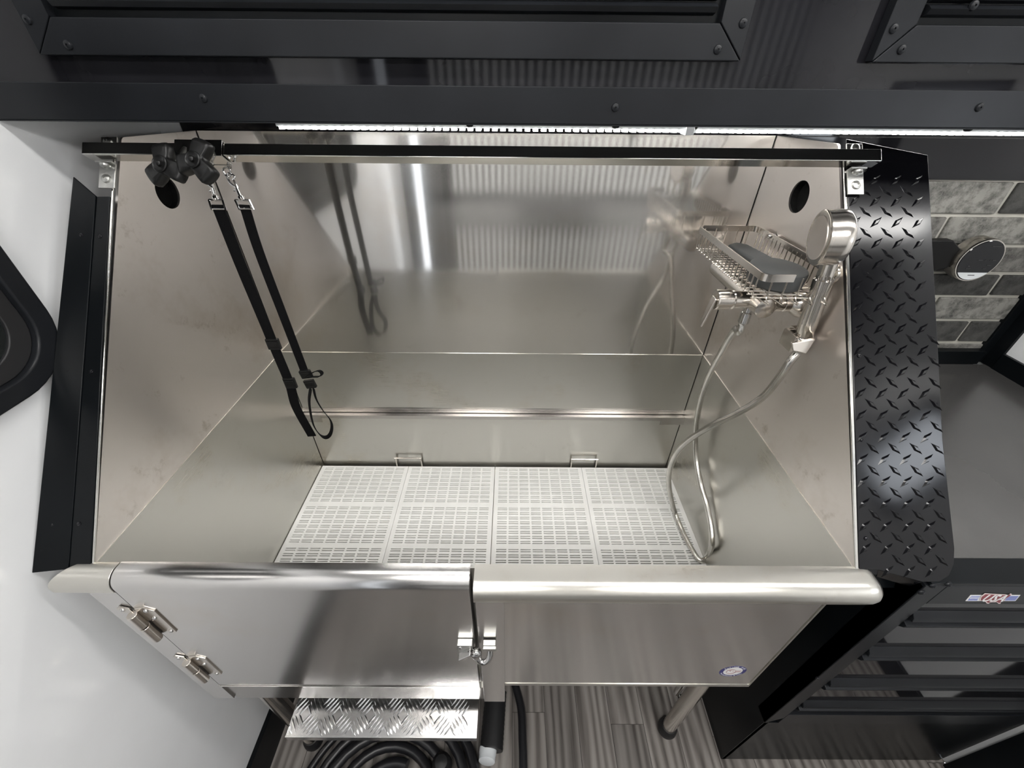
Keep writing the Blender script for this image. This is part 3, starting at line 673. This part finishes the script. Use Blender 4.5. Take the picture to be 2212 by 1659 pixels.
def clamp(x, knob_c, kax, spin, label):
    r = empty('bar_clamp', (x, BC.y, BC.z), label, 'clamp', 'clamps with black knobs on the steel bar')
    b = MB(); w2 = .017; h = hb+.0012; t = .0022
    c = V((x, BC.y, BC.z))
    b.obox(c+SN*(h+t/2), X, SD, SN, w2, h+t, t/2); b.obox(c+SD*(h+t/2), X, SD, SN, w2, t/2, h+t)
    b.obox(c-SD*(h+t/2), X, SD, SN, w2, t/2, h+t)
    # triangular ear carrying the eye
    e = c-SD*(h+t/2)
    b.prism([e+X*(-w2)-SN*h, e+X*w2-SN*h, e+X*w2*.55-SN*(h+.012), e-X*w2*.55-SN*(h+.012)], SD*-.002)
    b.build('sleeve', 'steel_bar', r, bev=.0006)
    o = place(KN, 'knob', knob_c, kax, r, spin)
    MB().cyl(c+SN*(h), knob_c, .004, 12).build('threaded_rod', 'zinc', r)
    ring_c = e-SN*(h+.010)-Z*.006
    tp = [ring_c+V((math.cos(a)*.006, 0, math.sin(a)*.008)) for a in [2*math.pi*k/16 for k in range(16)]]
    MB().tube(tp, .0014, 8, closed=True).build('eye', 'chrome', r)
    return ring_c
ka = V((-.12, -.86, .50)).normalized()
k1 = at(366, 364, 'y', .700); k2 = at(438, 355, 'y', .694)
e1 = clamp(-.517, k1+V((.002, 0, 0)), ka, math.radians(100), 'left clamp with a black lobed knob nearer the white wall')
e2 = clamp(-.476, k2, ka, math.radians(72), 'right clamp with a black lobed knob over the corner of the bath')
# ------------------------------------------------------------------ tether straps with snap hooks
def snap_hook(parent, top, bot, w):
    """swivel snap from the clamp's eye to the flat strap loop"""
    d = (bot-top); L = d.length; dn = d.normalized(); h = MB()
    h.tube(smooth_path([top+dn*.010, top+X*.006+dn*.004, top+dn*-.002, top-X*.006+dn*.004, top-X*.0065+dn*.014, top-X*.001+dn*.022, top+dn*.026], 5), .0018, 10)
    h.tube([top+dn*.010+X*.002, top+dn*.024+X*.002], .0016, 8)
    h.tube([top+dn*.024, top+dn*(L-.010)], .0030, 12)
    h.cyl(top+dn*.028-X*.006, top+dn*.028-X*.001, .0018, 10)
    a = h.build('snap_hook', 'chrome', parent)
    s = MB(); c = top+dn*(L-.010)
    s.lathe(c, dn, [(-.004, .003), (-.002, .0055), (.002, .0055), (.004, .003)], 14)
    hw = w/2+.002; y0_ = c+dn*.003
    s.tube([y0_-X*hw, y0_+X*hw], .0017, 8); s.tube([y0_-X*hw, y0_-X*hw+dn*.017], .0019, 8); s.tube([y0_+X*hw, y0_+X*hw+dn*.017], .0019, 8)
    s.tube([y0_-X*hw+dn*.015, y0_+X*hw+dn*.015], .0015, 8)
    s.build('swivel_loop', 'chrome', a)
SY = .732
s1 = empty('tether_strap', at(672, 945, 'y', SY), 'left black webbing strap with two buckles hanging straight down from a snap hook', 'strap', 'black webbing straps on the bar')
p0 = at(469, 441, 'y', SY); p0.y = SY
snap_hook(s1, V((e1.x+.008, e1.y, e1.z-.004)), p0+V((0, 0, .0)), .019)
pts = smooth_path([p0-Z*.001, at(519, 570, 'y', SY), at(576, 708, 'y', SY), at(597, 760, 'y', SY-.002), at(626, 830, 'y', SY-.004), at(640, 880, 'y', SY-.002), at(674, 942, 'y', SY)], 6)
MB().ribbon(pts, X, .0205, .0022).build('webbing', 'webbing', s1)
def buckle(parent, c, ax, w, hgt, name='buckle'):
    sd = (X-ax*X.dot(ax)).normalized(); nn = ax.cross(sd)
    b = MB()
    b.obox(c+ax*hgt*.42, sd, ax, nn, w/2, .0022, .0035); b.obox(c-ax*hgt*.42, sd, ax, nn, w/2, .0022, .0035)
    b.obox(c+sd*(w/2-.0012), sd, ax, nn, .0016, hgt/2, .0032); b.obox(c-sd*(w/2-.0012), sd, ax, nn, .0016, hgt/2, .0032)
    b.obox(c, sd, ax, nn, w/2-.002, hgt*.3, .0042)
    return b.build(name, 'black_plastic', parent, bev=.001)
A = (at(576, 708, 'y', SY)-at(597, 760, 'y', SY)).normalized(); buckle(s1, at(591, 743, 'y', SY-.002), A, .026, .024)
A = (at(597, 760, 'y', SY)-at(626, 830, 'y', SY)).normalized(); buckle(s1, at(627, 827, 'y', SY-.005), A, .0245, .026, 'keeper')
s2 = empty('tether_strap', at(690, 945, 'y', SY), 'right black webbing strap ending in an open loop with a short bow of webbing', 'strap', 'black webbing straps on the bar')
p0 = at(527, 441, 'y', SY)
snap_hook(s2, V((e2.x+.003, e2.y, e2.z-.004)), p0, .019)
pts = smooth_path([p0-Z*.001, at(560, 545, 'y', SY), at(615, 690, 'y', SY), at(655, 795, 'y', SY), at(660, 812, 'y', SY)], 6)
MB().ribbon(pts, [X]*len(pts), .0170, .0022).build('webbing', 'webbing', s2)
# lower loop of the same strap, opening sideways
lp = [(671, 838, 0), (668, 870, 0), (676, 915, .0), (690, 938, -.002), (703, 944, -.003), (713, 938, -.003), (717, 922, -.003), (713, 906, -.002), (697, 886, 0), (683, 862, 0), (677, 838, 0)]
pts = smooth_path([at(u, v, 'y', SY+dy) for u, v, dy in lp], 5)
wd = [V((.55, -.83, .1))]*len(pts)
MB().ribbon(pts, [V((.62, -.75, .2))]*len(pts), .0150, .0020).build('loop_webbing', 'webbing', s2)
bw = [(664, 812, -.003), (677, 804, -.006), (689, 801, -.008), (695, 807, -.008), (690, 813, -.007), (678, 814, -.005), (668, 815, -.004)]
pts = smooth_path([at(u, v, 'y', SY+dy) for u, v, dy in bw], 5)
MB().ribbon(pts, [V((.05, -.9, .42))]*len(pts), .0130, .0018).build('bow_webbing', 'webbing', s2)
A = V((-.15, 0, 1)).normalized(); buckle(s2, at(661, 808, 'y', SY-.004), A, .024, .018)
buckle(s2, at(670, 829, 'y', SY-.004), A, .0225, .020, 'keeper')
# ------------------------------------------------------------------ shower mixer, hose, hand shower, basket
sh = empty('shower_mixer', (XR-.03, .74, 1.35), 'polished steel shower mixer valve on the right wall of the bath under the basket', 'tap')
mxp = V((.468, .70, 1.352)); far = V((.468, .905, 1.352)); midp = V((.468, .80, 1.352))
b = MB(); b.lathe(mxp-Y*.012, Y, [(0, .016), (.001, .0185), (.03, .0188), (.205, .0188), (.216, .0185), (.217, .016)], 30); b.build('valve_body', 'nickel', sh)
bp = at(1612, 640, 'x', .449); capp = V((.39, bp.y, bp.z)); midp = V((.468, bp.y, 1.352))
b = MB(); b.lathe(V((.455, bp.y, 1.352)), -X, [(0, .0165), (.03, .0165), (.032, .0185), (.034, .0165), (.036, .0165), (.038, .0195), (.062, .0195), (.064, .018)], 28); b.build('handle_cap', 'nickel', sh)
b = MB(); hc = V((.393, bp.y, 1.352))
b.prism([hc+V((-.001, -.010, .004)), hc+V((-.003, .004, .008)), hc+V((-.012, .004, -.052)), hc+V((-.012, -.008, -.056))], V((-.005, 0, 0))); b.build('lever', 'nickel', sh, bev=.002)
for yy, nm in ((.715, 'wall_union'), (.885, 'wall_union')):
    b = MB(); b.lathe(V((.484, yy, 1.352)), X, [(0, .009), (.012, .009), (.013, .015), (.026, .0155), (.027, .013), (.029, .0155), (.040, .0155), (.041, .013), (.044, .015), (.050, .020), (.060, .026), (.0615, .026)], 26); b.build(nm, 'nickel', sh)
hosetop = V((.462, bp.y, 1.352-.018))
b = MB(); b.lathe(hosetop+Z*.004, -Z, [(0, .009), (.010, .009), (.011, .0072), (.013, .0098), (.034, .0102), (.036, .008), (.040, .007)], 12); b.build('hose_nut', 'chrome', sh)
hn = hosetop-Z*.034
# hand shower
hs = empty('hand_shower', (.52, .65, 1.33), 'round silver hand shower head with long grooved handle in a square wall holder', 'shower head')
hx0 = at(1735, 728, 'y', .65); hx1 = at(1791, 572, 'y', .65)
ha = (hx1-hx0).normalized(); HL = (hx1-hx0).length
b = MB()
b.lathe(hx0-ha*.012, ha, [(0, .0095), (.012, .0125), (.030, .0145), (.034, .0148), (HL-.012, .0150), (HL-.010, .0125), (HL-.006, .0125), (HL+.004, .0120), (HL+.026, .0120)], 28)
b.build('handle', 'nickel', hs)
b = MB()
for k in range(4):
    a = math.radians(200+k*22); e1_ = (X-ha*X.dot(ha)).normalized(); e2_ = ha.cross(e1_)
    o_ = (e1_*math.cos(a)+e2_*math.sin(a))*.0148
    b.tube([hx0+ha*.03+o_, hx0+ha*(HL-.016)+o_], .0010, 6)
b.build('handle_groove', 'steel_dark', hs)
fc = at(1766, 514, 'y', .648); fa = V((.97, -.22, .10)).normalized()
hd = MB(); hd.lathe(fc, fa, [(0, .0010), (0, .0375), (.0005, .0395), (.002, .0412), (.0055, .0412), (.006, .0406), (.022, .0412), (.030, .0405), (.035, .037), (.0365, .033)], 44)
hd = hd.build('head', 'nickel', hs)
b = MB(); b.lathe(fc-fa*.0012, fa, [(0, .001), (0, .0325), (.0012, .0325)], 36); b.build('spray_face', 'steel_side', hd)
# holder: cranked square plate fixed to the wall
hp = empty('shower_holder', (XR, .60, 1.31), 'square cranked chrome holder on the bath wall gripping the bottom of the hand shower', 'holder')
hc = at(1737, 738, 'y', .645)
b = MB()
q1, q2, q3, q4 = at(1712, 742, 'y', .612), at(1762, 733, 'y', .612), at(1742, 764, 'y', .605), at(1714, 758, 'y', .605)
b.prism([q1, q2, q3, q4], V((0, .006, .0)))
b.prism([q2, q3, V((XR-.001, .655, q3.z)), V((XR-.001, .655, q2.z))], V((-.004, 0, 0)))
b.build('front_jaw', 'nickel', hp, bev=.001)
b = MB(); c0 = at(1703, 730, 'y', .66)
b.obox(c0+V((.002, .0, -.004)), X, Y, Z, .0025, .018, .016); b.obox(V((XR-.0115, .668, c0.z)), X, Y, Z, .0105, .016, .014)
b.obox(c0+V((.030, .018, -.004)), X, Y, Z, .030, .0025, .014)
b.build('rear_jaw', 'nickel', hp, bev=.001)
b = MB(); b.lathe(hx0-ha*.010, ha, [(-.010, .0110), (0, .0150), (.012, .0165), (.013, .0150)], 24); b.build('socket', 'chrome', hp)
# wall flange behind the handle
fp = at(1800, 592, 'x', XR); b = MB(); b.lathe(V((XR-.0002, fp.y, fp.z)), -X, [(0, .017), (.004, .016), (.006, .009), (.02, .008)], 26)
b.build('wall_flange', 'nickel', hp)
# hose: path from the mixer down into the bath and up to the hand shower
hb_ = hx0-ha*.022
px = [(1588, 712, .474), (1558, 762, .484), (1530, 815, .500), (1512, 870, .510), (1503, 930, .516), (1503, 985, .522), (1512, 1040, .527), (1526, 1090, .531), (1536, 1140, .533), (1537, 1180, .532)]
P = [hn, hn-Z*.02]+[at(u, v, 'x', xx) for u, v, xx in px]
bz = MTOP+.0085
low = [at(1527, 1203, 'z', bz+.004), at(1514, 1211, 'z', bz), at(1500, 1196, 'z', bz), at(1476, 1152, 'z', bz+.003), at(1457, 1105, 'z', bz+.02)]
up_ = [at(1446, 1058, 'y', .77), at(1446, 1018, 'y', .755), at(1462, 978, 'y', .735), at(1492, 948, 'y', .715), at(1540, 918, 'y', .69), at(1592, 893, 'y', .67), at(1645, 860, 'y', .655), at(1680, 820, 'y', .648), at(1706, 782, 'y', .646)]
P += low+up_+[hb_-ha*.012, hb_]
ho = tag(MB().tube(smooth_path(P, 9), .0072, 12).build('shower_hose', 'nickel'), 'silver ribbed metal shower hose looping down onto the right-hand mat', 'hose')
# fine ribs of the hose through bump only
m, nt, b_ = nodes('ribbed_hose_steel'); setp(b_, base=(.62, .60, .57), metal=1, rough=.22)
MT['hose_steel'] = m
wv = noise(nt, 30, 2); rr = ramp(nt, wv.outputs['Fac'], [(.3, (.52, .51, .48)), (.7, (.68, .66, .62))]); nt.links.new(rr.outputs[0], b_.inputs['Base Color'])
ho.data.materials[0] = m
# wire basket
bk = empty('wire_basket', (.46, .79, 1.388), 'rectangular steel wire basket on the bath wall holding a grey brush', 'basket')
bx0, bx1, by0, by1, bzt = .407, .536, .632, .922, 1.439
bzb = at(1507, 541, 'x', bx0).z
def rrxy(x0, x1, y0, y1, r, z, n=6):
    out = []
    for cx, cy, a in ((x1-r, y1-r, 0), (x0+r, y1-r, 90), (x0+r, y0+r, 180), (x1-r, y0+r, 270)):
        for k in range(n+1):
            t = math.radians(a+90*k/n); out.append(V((cx+r*math.cos(t), cy+r*math.sin(t), z)))
    return out
def rc(cx, cy, a0, a1, r=.012, n=5): return [V((cx+r*math.cos(math.radians(a0+(a1-a0)*k/n)), cy+r*math.sin(math.radians(a0+(a1-a0)*k/n)), bzt-.006)) for k in range(n+1)]
band = [V((bx1, .700, bzt-.006))]+rc(bx1-.012, by1-.012, 0, 90)+rc(bx0+.012, by1-.012, 90, 180)+rc(bx0+.012, by0+.012, 180, 270)+[V((bx0+.050, by0+.001, bzt-.006))]
MB().ribbon(band, [Z]*len(band), .012, .0022).build('rim_band', 'nickel', bk, smooth=50)
nw = 19
for k in range(nw):
    y_ = by0+.016+(by1-by0-.030)*k/(nw-1)
    pts = smooth_path([(bx0+.0008, y_, bzt-.006), (bx0+.0008, y_, bzb+.008), (bx0+.004, y_, bzb+.0015), (bx0+.010, y_, bzb), (bx1-.010, y_, bzb), (bx1-.004, y_, bzb+.0015), (bx1-.0008, y_, bzb+.008), (bx1-.0008, y_, bzt-.006)], 3)
    MB().tube(pts, .0012, 8).build('wire', 'nickel', bk)
for k in range(5):
    x_ = bx0+.016+(bx1-bx0-.032)*k/4
    z_ = bzb-.0022
    pts = smooth_path([(x_, by0+.001, bzt-.006), (x_, by0+.001, z_+.010), (x_, by0+.010, z_), (x_, by1-.010, z_), (x_, by1-.001, z_+.010), (x_, by1-.001, bzt-.006)], 4)
    MB().tube(pts, .0012, 8).build('wire', 'nickel', bk)
for y_ in (.690, .865): b = MB(); b.lathe((bx1-.002, y_, bzt-.006), X, [(-.004, .004), (.0, .0055), (.010, .0055)], 12); b.build('wall_screw', 'chrome', bk)
# grey brush lying in the basket
br = empty('grooming_brush', (.47, .74, bzb), 'dark grey oval grooming brush lying in the wire basket', 'brush')
b = MB(); n = 40
def oval(z, sc, dx=0): return [V((.474+dx+math.cos(a)*.046*sc, .708+math.sin(a)*.052*sc, z)) for a in [2*math.pi*k/n for k in range(n)]]
zb = bzb+.0018; L = [oval(zb, .86), oval(zb+.004, .96), oval(zb+.026, 1.0), oval(zb+.030, .97), oval(zb+.0315, .90)]
b.add([p for l in L for p in l], [(i*n+j, i*n+(j+1) % n, (i+1)*n+(j+1) % n, (i+1)*n+j) for i in range(4) for j in range(n)]+[tuple(range(n-1, -1, -1)), tuple(range(4*n, 5*n))])
b.build('head', 'grey_rubber', br)
b = MB(); b.prism([(.452, .745, zb+.012), (.500, .745, zb+.012), (.494, .86, zb+.008), (.474, .878, zb+.007), (.450, .86, zb+.008)], (0, 0, .016)); b.build('handle', 'grey_rubber', br, bev=.006)
# ------------------------------------------------------------------ right-hand drawer cabinet, counter, controller
dc = empty('drawer_cabinet', (1.0, .66, 0), 'tall glossy black drawer cabinet right of the bath', 'cabinet')
KX, KY = .660, .334
MB().box(KX, KX+.012, KY+.002, WY-.002, 0, 1.04).build('side_panel', 'black_edge', dc)
MB().box(KX+.012, WX1-.014, .37, WY-.002, .012, 1.04).build('carcass', 'black_edge', dc)
MB().box(KX+.0005, WX1-.014, KY+.002, .37, 0, .356).build('kick_board', 'black_edge', dc, bev=.001)
b = MB(); b.prism([(KX, KY, .36), (KX+.034, KY, .40), (KX+.034, KY, 1.046), (KX, KY, 1.046)], (0, .036, 0)); b.build('stile', 'black_trim', dc, bev=.001)
MB().box(KX+.0345, WX1-.014, KY, .37, .988, 1.046).build('top_rail', 'black_trim', dc, bev=.001)
MB().box(KX+.0345, WX1-.014, KY, .37, .36, .425).build('bottom_rail', 'black_trim', dc, bev=.001)
zs = [(.930, .985), (.785, .924), (.625, .779), (.487, .619), (.428, .481)]
for z0, z1 in zs:
    x0, x1 = KX+.038, WX1-.016
    d = MB().box(x0, x1, KY+.006, .37, z0, z1).build('drawer', 'black_gloss', dc, bev=.001)
    lip = lambda a, c, s: MB().prism([(x0, KY+.006, a), (x0, KY-.006, a+s*.004), (x0, KY-.004, a+s*.012), (x0, KY+.006, c)], (x1-x0, 0, 0)).build('edge_lip', 'black_trim', d, bev=.001)
    if z0 < .9: lip(z1-.001, z1-.026, -1)
    if z0 > .45: lip(z0+.001, z0+.024, 1)
for u, v in ((2015, 1265), (2048, 1262), (1990, 1279)): place(SCREW, 'screw', at(u, v, 'y', KY), -Y, dc)
place(SCREW_S, 'screw', at(1766, 1465, 'y', KY), -Y, dc)
# sticker on the top rail
us = at(2146, 1291, 'y', KY); S = .00088
def sk(u, v, dy): p = at(u, v, 'y', KY); p.y = KY+dy; return p
def decal(pts, dy, name, mat, parent):
    b = MB(); b.prism([sk(u, v, dy) for u, v in pts], (0, .00025, 0)); return b.build(name, mat, parent)
fs_ = decal([(2085, 1298), (2096, 1285), (2204, 1285), (2193, 1298)], -.0003, 'flag_sticker', 'white_ink', dc); fs_['label'] = 'red, white and blue USA sticker'
decal([(2090, 1296.5), (2098, 1287), (2116, 1287), (2110, 1296.5)], -.0006, 'blue_field', 'pale_blue_ink', fs_)
decal([(2168, 1296.5), (2176, 1287), (2200, 1287), (2192, 1296.5)], -.0006, 'blue_field', 'pale_blue_ink', fs_)
for v in (1289.5, 1292.5): decal([(2094, v), (2094.5, v-.9), (2114, v-.9), (2113.5, v)], -.0008, 'stripe', 'white_ink', fs_)
mp_ = [(2115, 1296), (2118, 1287), (2126, 1280.5), (2150, 1282), (2172, 1283), (2176, 1285), (2182, 1281), (2185, 1282.5), (2180, 1287), (2173, 1291), (2168, 1297), (2161, 1299), (2160, 1303), (2156, 1303), (2152, 1299.5), (2139, 1300), (2134, 1303), (2130, 1302), (2127, 1298)]
decal(mp_, -.0009, 'map_outline', 'pink_ink', fs_)
cx_, cy_ = 2149, 1291
decal([(cx_+(u-cx_)*.93, cy_+(v-cy_)*.82) for u, v in mp_], -.0012, 'map_shape', 'red_ink', fs_)
t = text('USA', sk(2147, 1291.3, -.0015), .030, 'white_ink', fs_, bold=.0007)
pL, pR = sk(2119, 1291, 0), sk(2168, 1291, 0); bbx = [v.co.x for v in t.data.vertices]; bby = [v.co.y for v in t.data.vertices]
hh = (sk(2147, 1284.5, 0)-sk(2147, 1296.5, 0)).length
t.data.transform(Matrix.Diagonal(((pR.x-pL.x)/(max(bbx)-min(bbx)), hh/(max(bby)-min(bby)), 1, 1)))
ct = empty('countertop', (1.0, .69, 1.046), 'grey counter with black front edge right of the diamond plate', 'countertop')
MB().box(.68, WX1-.002, .3775, WY-.031, 1.0465, 1.0535).build('top', 'counter', ct)
MB().box(KX+.004, WX1-.002, KY, .3772, 1.0465, 1.0545).build('front_edge', 'black_edge', ct, bev=.001)
# round controller on a black bracket
cc = at(2113, 562, 'y', .945)
rc = empty('round_controller', (cc.x, .945, cc.z), 'round black touch controller with silver rim in front of the brick wall', 'controller')
b = MB(); b.lathe((cc.x, .940, cc.z), Y, [(0, .046), (.0005, .0490), (.004, .0505), (.030, .0500), (.034, .046)], 44); body = b.build('housing', 'nickel', rc)
b = MB(); b.lathe((cc.x, .9390, cc.z), Y, [(0, .001), (0, .0455), (.0012, .0470)], 44); b.build('touch_face', 'black_gloss', rc)
b = MB(); n = 18
b.prism([(cc.x+.0452*math.cos(math.radians(a)), .9386, cc.z+.0452*math.sin(math.radians(a))) for a in [218+104*k/n for k in range(n+1)]], (0, .0004, 0)); b.build('label_band', 'pvc', rc)
bb = MB()
for dx, dz, wd in ((.014, .034, .020), (-.002, .002, .010), (.010, .002, .003), (.022, .002, .003), (.030, .002, .008), (-.020, -.012, .004), (-.018, -.018, .010), (.026, -.010, .010), (.020, -.018, .007), (.0, -.034, .016)):
    bb.box(cc.x+dx-wd/2, cc.x+dx+wd/2, .9383, .9386, cc.z+dz-.0008, cc.z+dz+.0008)
bb.build('marks', 'grey_rubber', rc)
b = MB(); b.prism([(cc.x-.105, .975, cc.z+.035), (cc.x-.070, .960, cc.z+.040), (cc.x-.040, .955, cc.z+.018), (cc.x-.048, .955, cc.z-.024), (cc.x-.100, .970, cc.z-.045)], (0, .022, 0))
b.box(cc.x-.05, cc.x+.02, .962, .992, cc.z-.02, cc.z+.02)
b.build('bracket', 'black_plastic', rc, bev=.002)
# ------------------------------------------------------------------ things on the floor under the bath
def coil(cx, cy, turns, r0, r1, z0, rad, wob):
    pts = []; N = int(turns*30)
    for k in range(N+1):
        t = k/N; a = 2*math.pi*turns*t+1.2; r = r0+(r1-r0)*t+wob*math.sin(a*1.7)
        pts.append(V((cx+r*math.cos(a), cy+r*.92*math.sin(a), z0+.010*math.sin(a*1.3+1)+.012)))
    return pts
b = MB(); b.tube(coil(-.34, .22, 4.2, .10, .275, .022, .014, .006), .0145, 14)
tag(b.build('coiled_hose', 'hose_black'), 'thick black hose coiled on the floor below the checker plate step', 'hose')
pts = smooth_path([(.10, .05, .022), (.05, .20, .022), (.045, .36, .022), (.035, .48, .022), (-.03, .59, .022), (-.20, .63, .022), (-.42, .63, .022)], 8)
tag(MB().tube(pts, .013, 12).build('black_cable', 'hose_black'), 'thick black cable curving round the floor right of the coiled hose', 'cable')
pts = smooth_path([(-.66, .10, .012), (-.60, .30, .012), (-.53, .40, .012), (-.44, .47, .012), (-.33, .50, .012)], 8)
tag(MB().tube(pts, .011, 12).build('black_cable', 'hose_black'), 'thin black cable running past the left foot of the bath', 'cable')
pc = at(1052, 1622, 'z', .060); dr = empty('drain_pipe_end', (pc.x, .38, 0), 'black corrugated drain pipe with a white plastic end cap on the floor', 'pipe')
b = MB(); prof = []
for k in range(26): prof.append((k*.006, .035+(.0012 if k % 2 else 0)))
b.lathe((pc.x+.012, .345, .0385), V((.06, 1, 0)), prof, 26); b.build('pipe', 'rubber', dr)
b = MB(); b.lathe((pc.x, .316, .050), V((.08, 1, -.25)), [(0, .020), (.002, .0245), (.018, .025), (.020, .0262), (.034, .0262)], 26); b.build('end_cap', 'pvc', dr)
q = at(955, 1640, 'z', .05); b = MB(); b.lathe((q.x, q.y-.01, .0), Z, [(0, .024), (.03, .030), (.055, .028), (.070, .018), (.074, .004)], 24)
tag(b.build('rubber_plug', 'rubber'), 'rounded black rubber plug beside the coiled hose', 'plug')
q = at(868, 1655, 'z', .02); b = MB(); b.prism([(q.x-.03, q.y-.05, .001), (q.x+.025, q.y-.05, .001), (q.x+.022, q.y-.008, .001), (q.x+.004, q.y+.006, .001), (q.x-.02, q.y-.014, .001)], (0, 0, .02))
tag(b.build('cardboard_piece', 'cardboard'), 'small torn brown cardboard piece inside the coiled hose', 'cardboard')
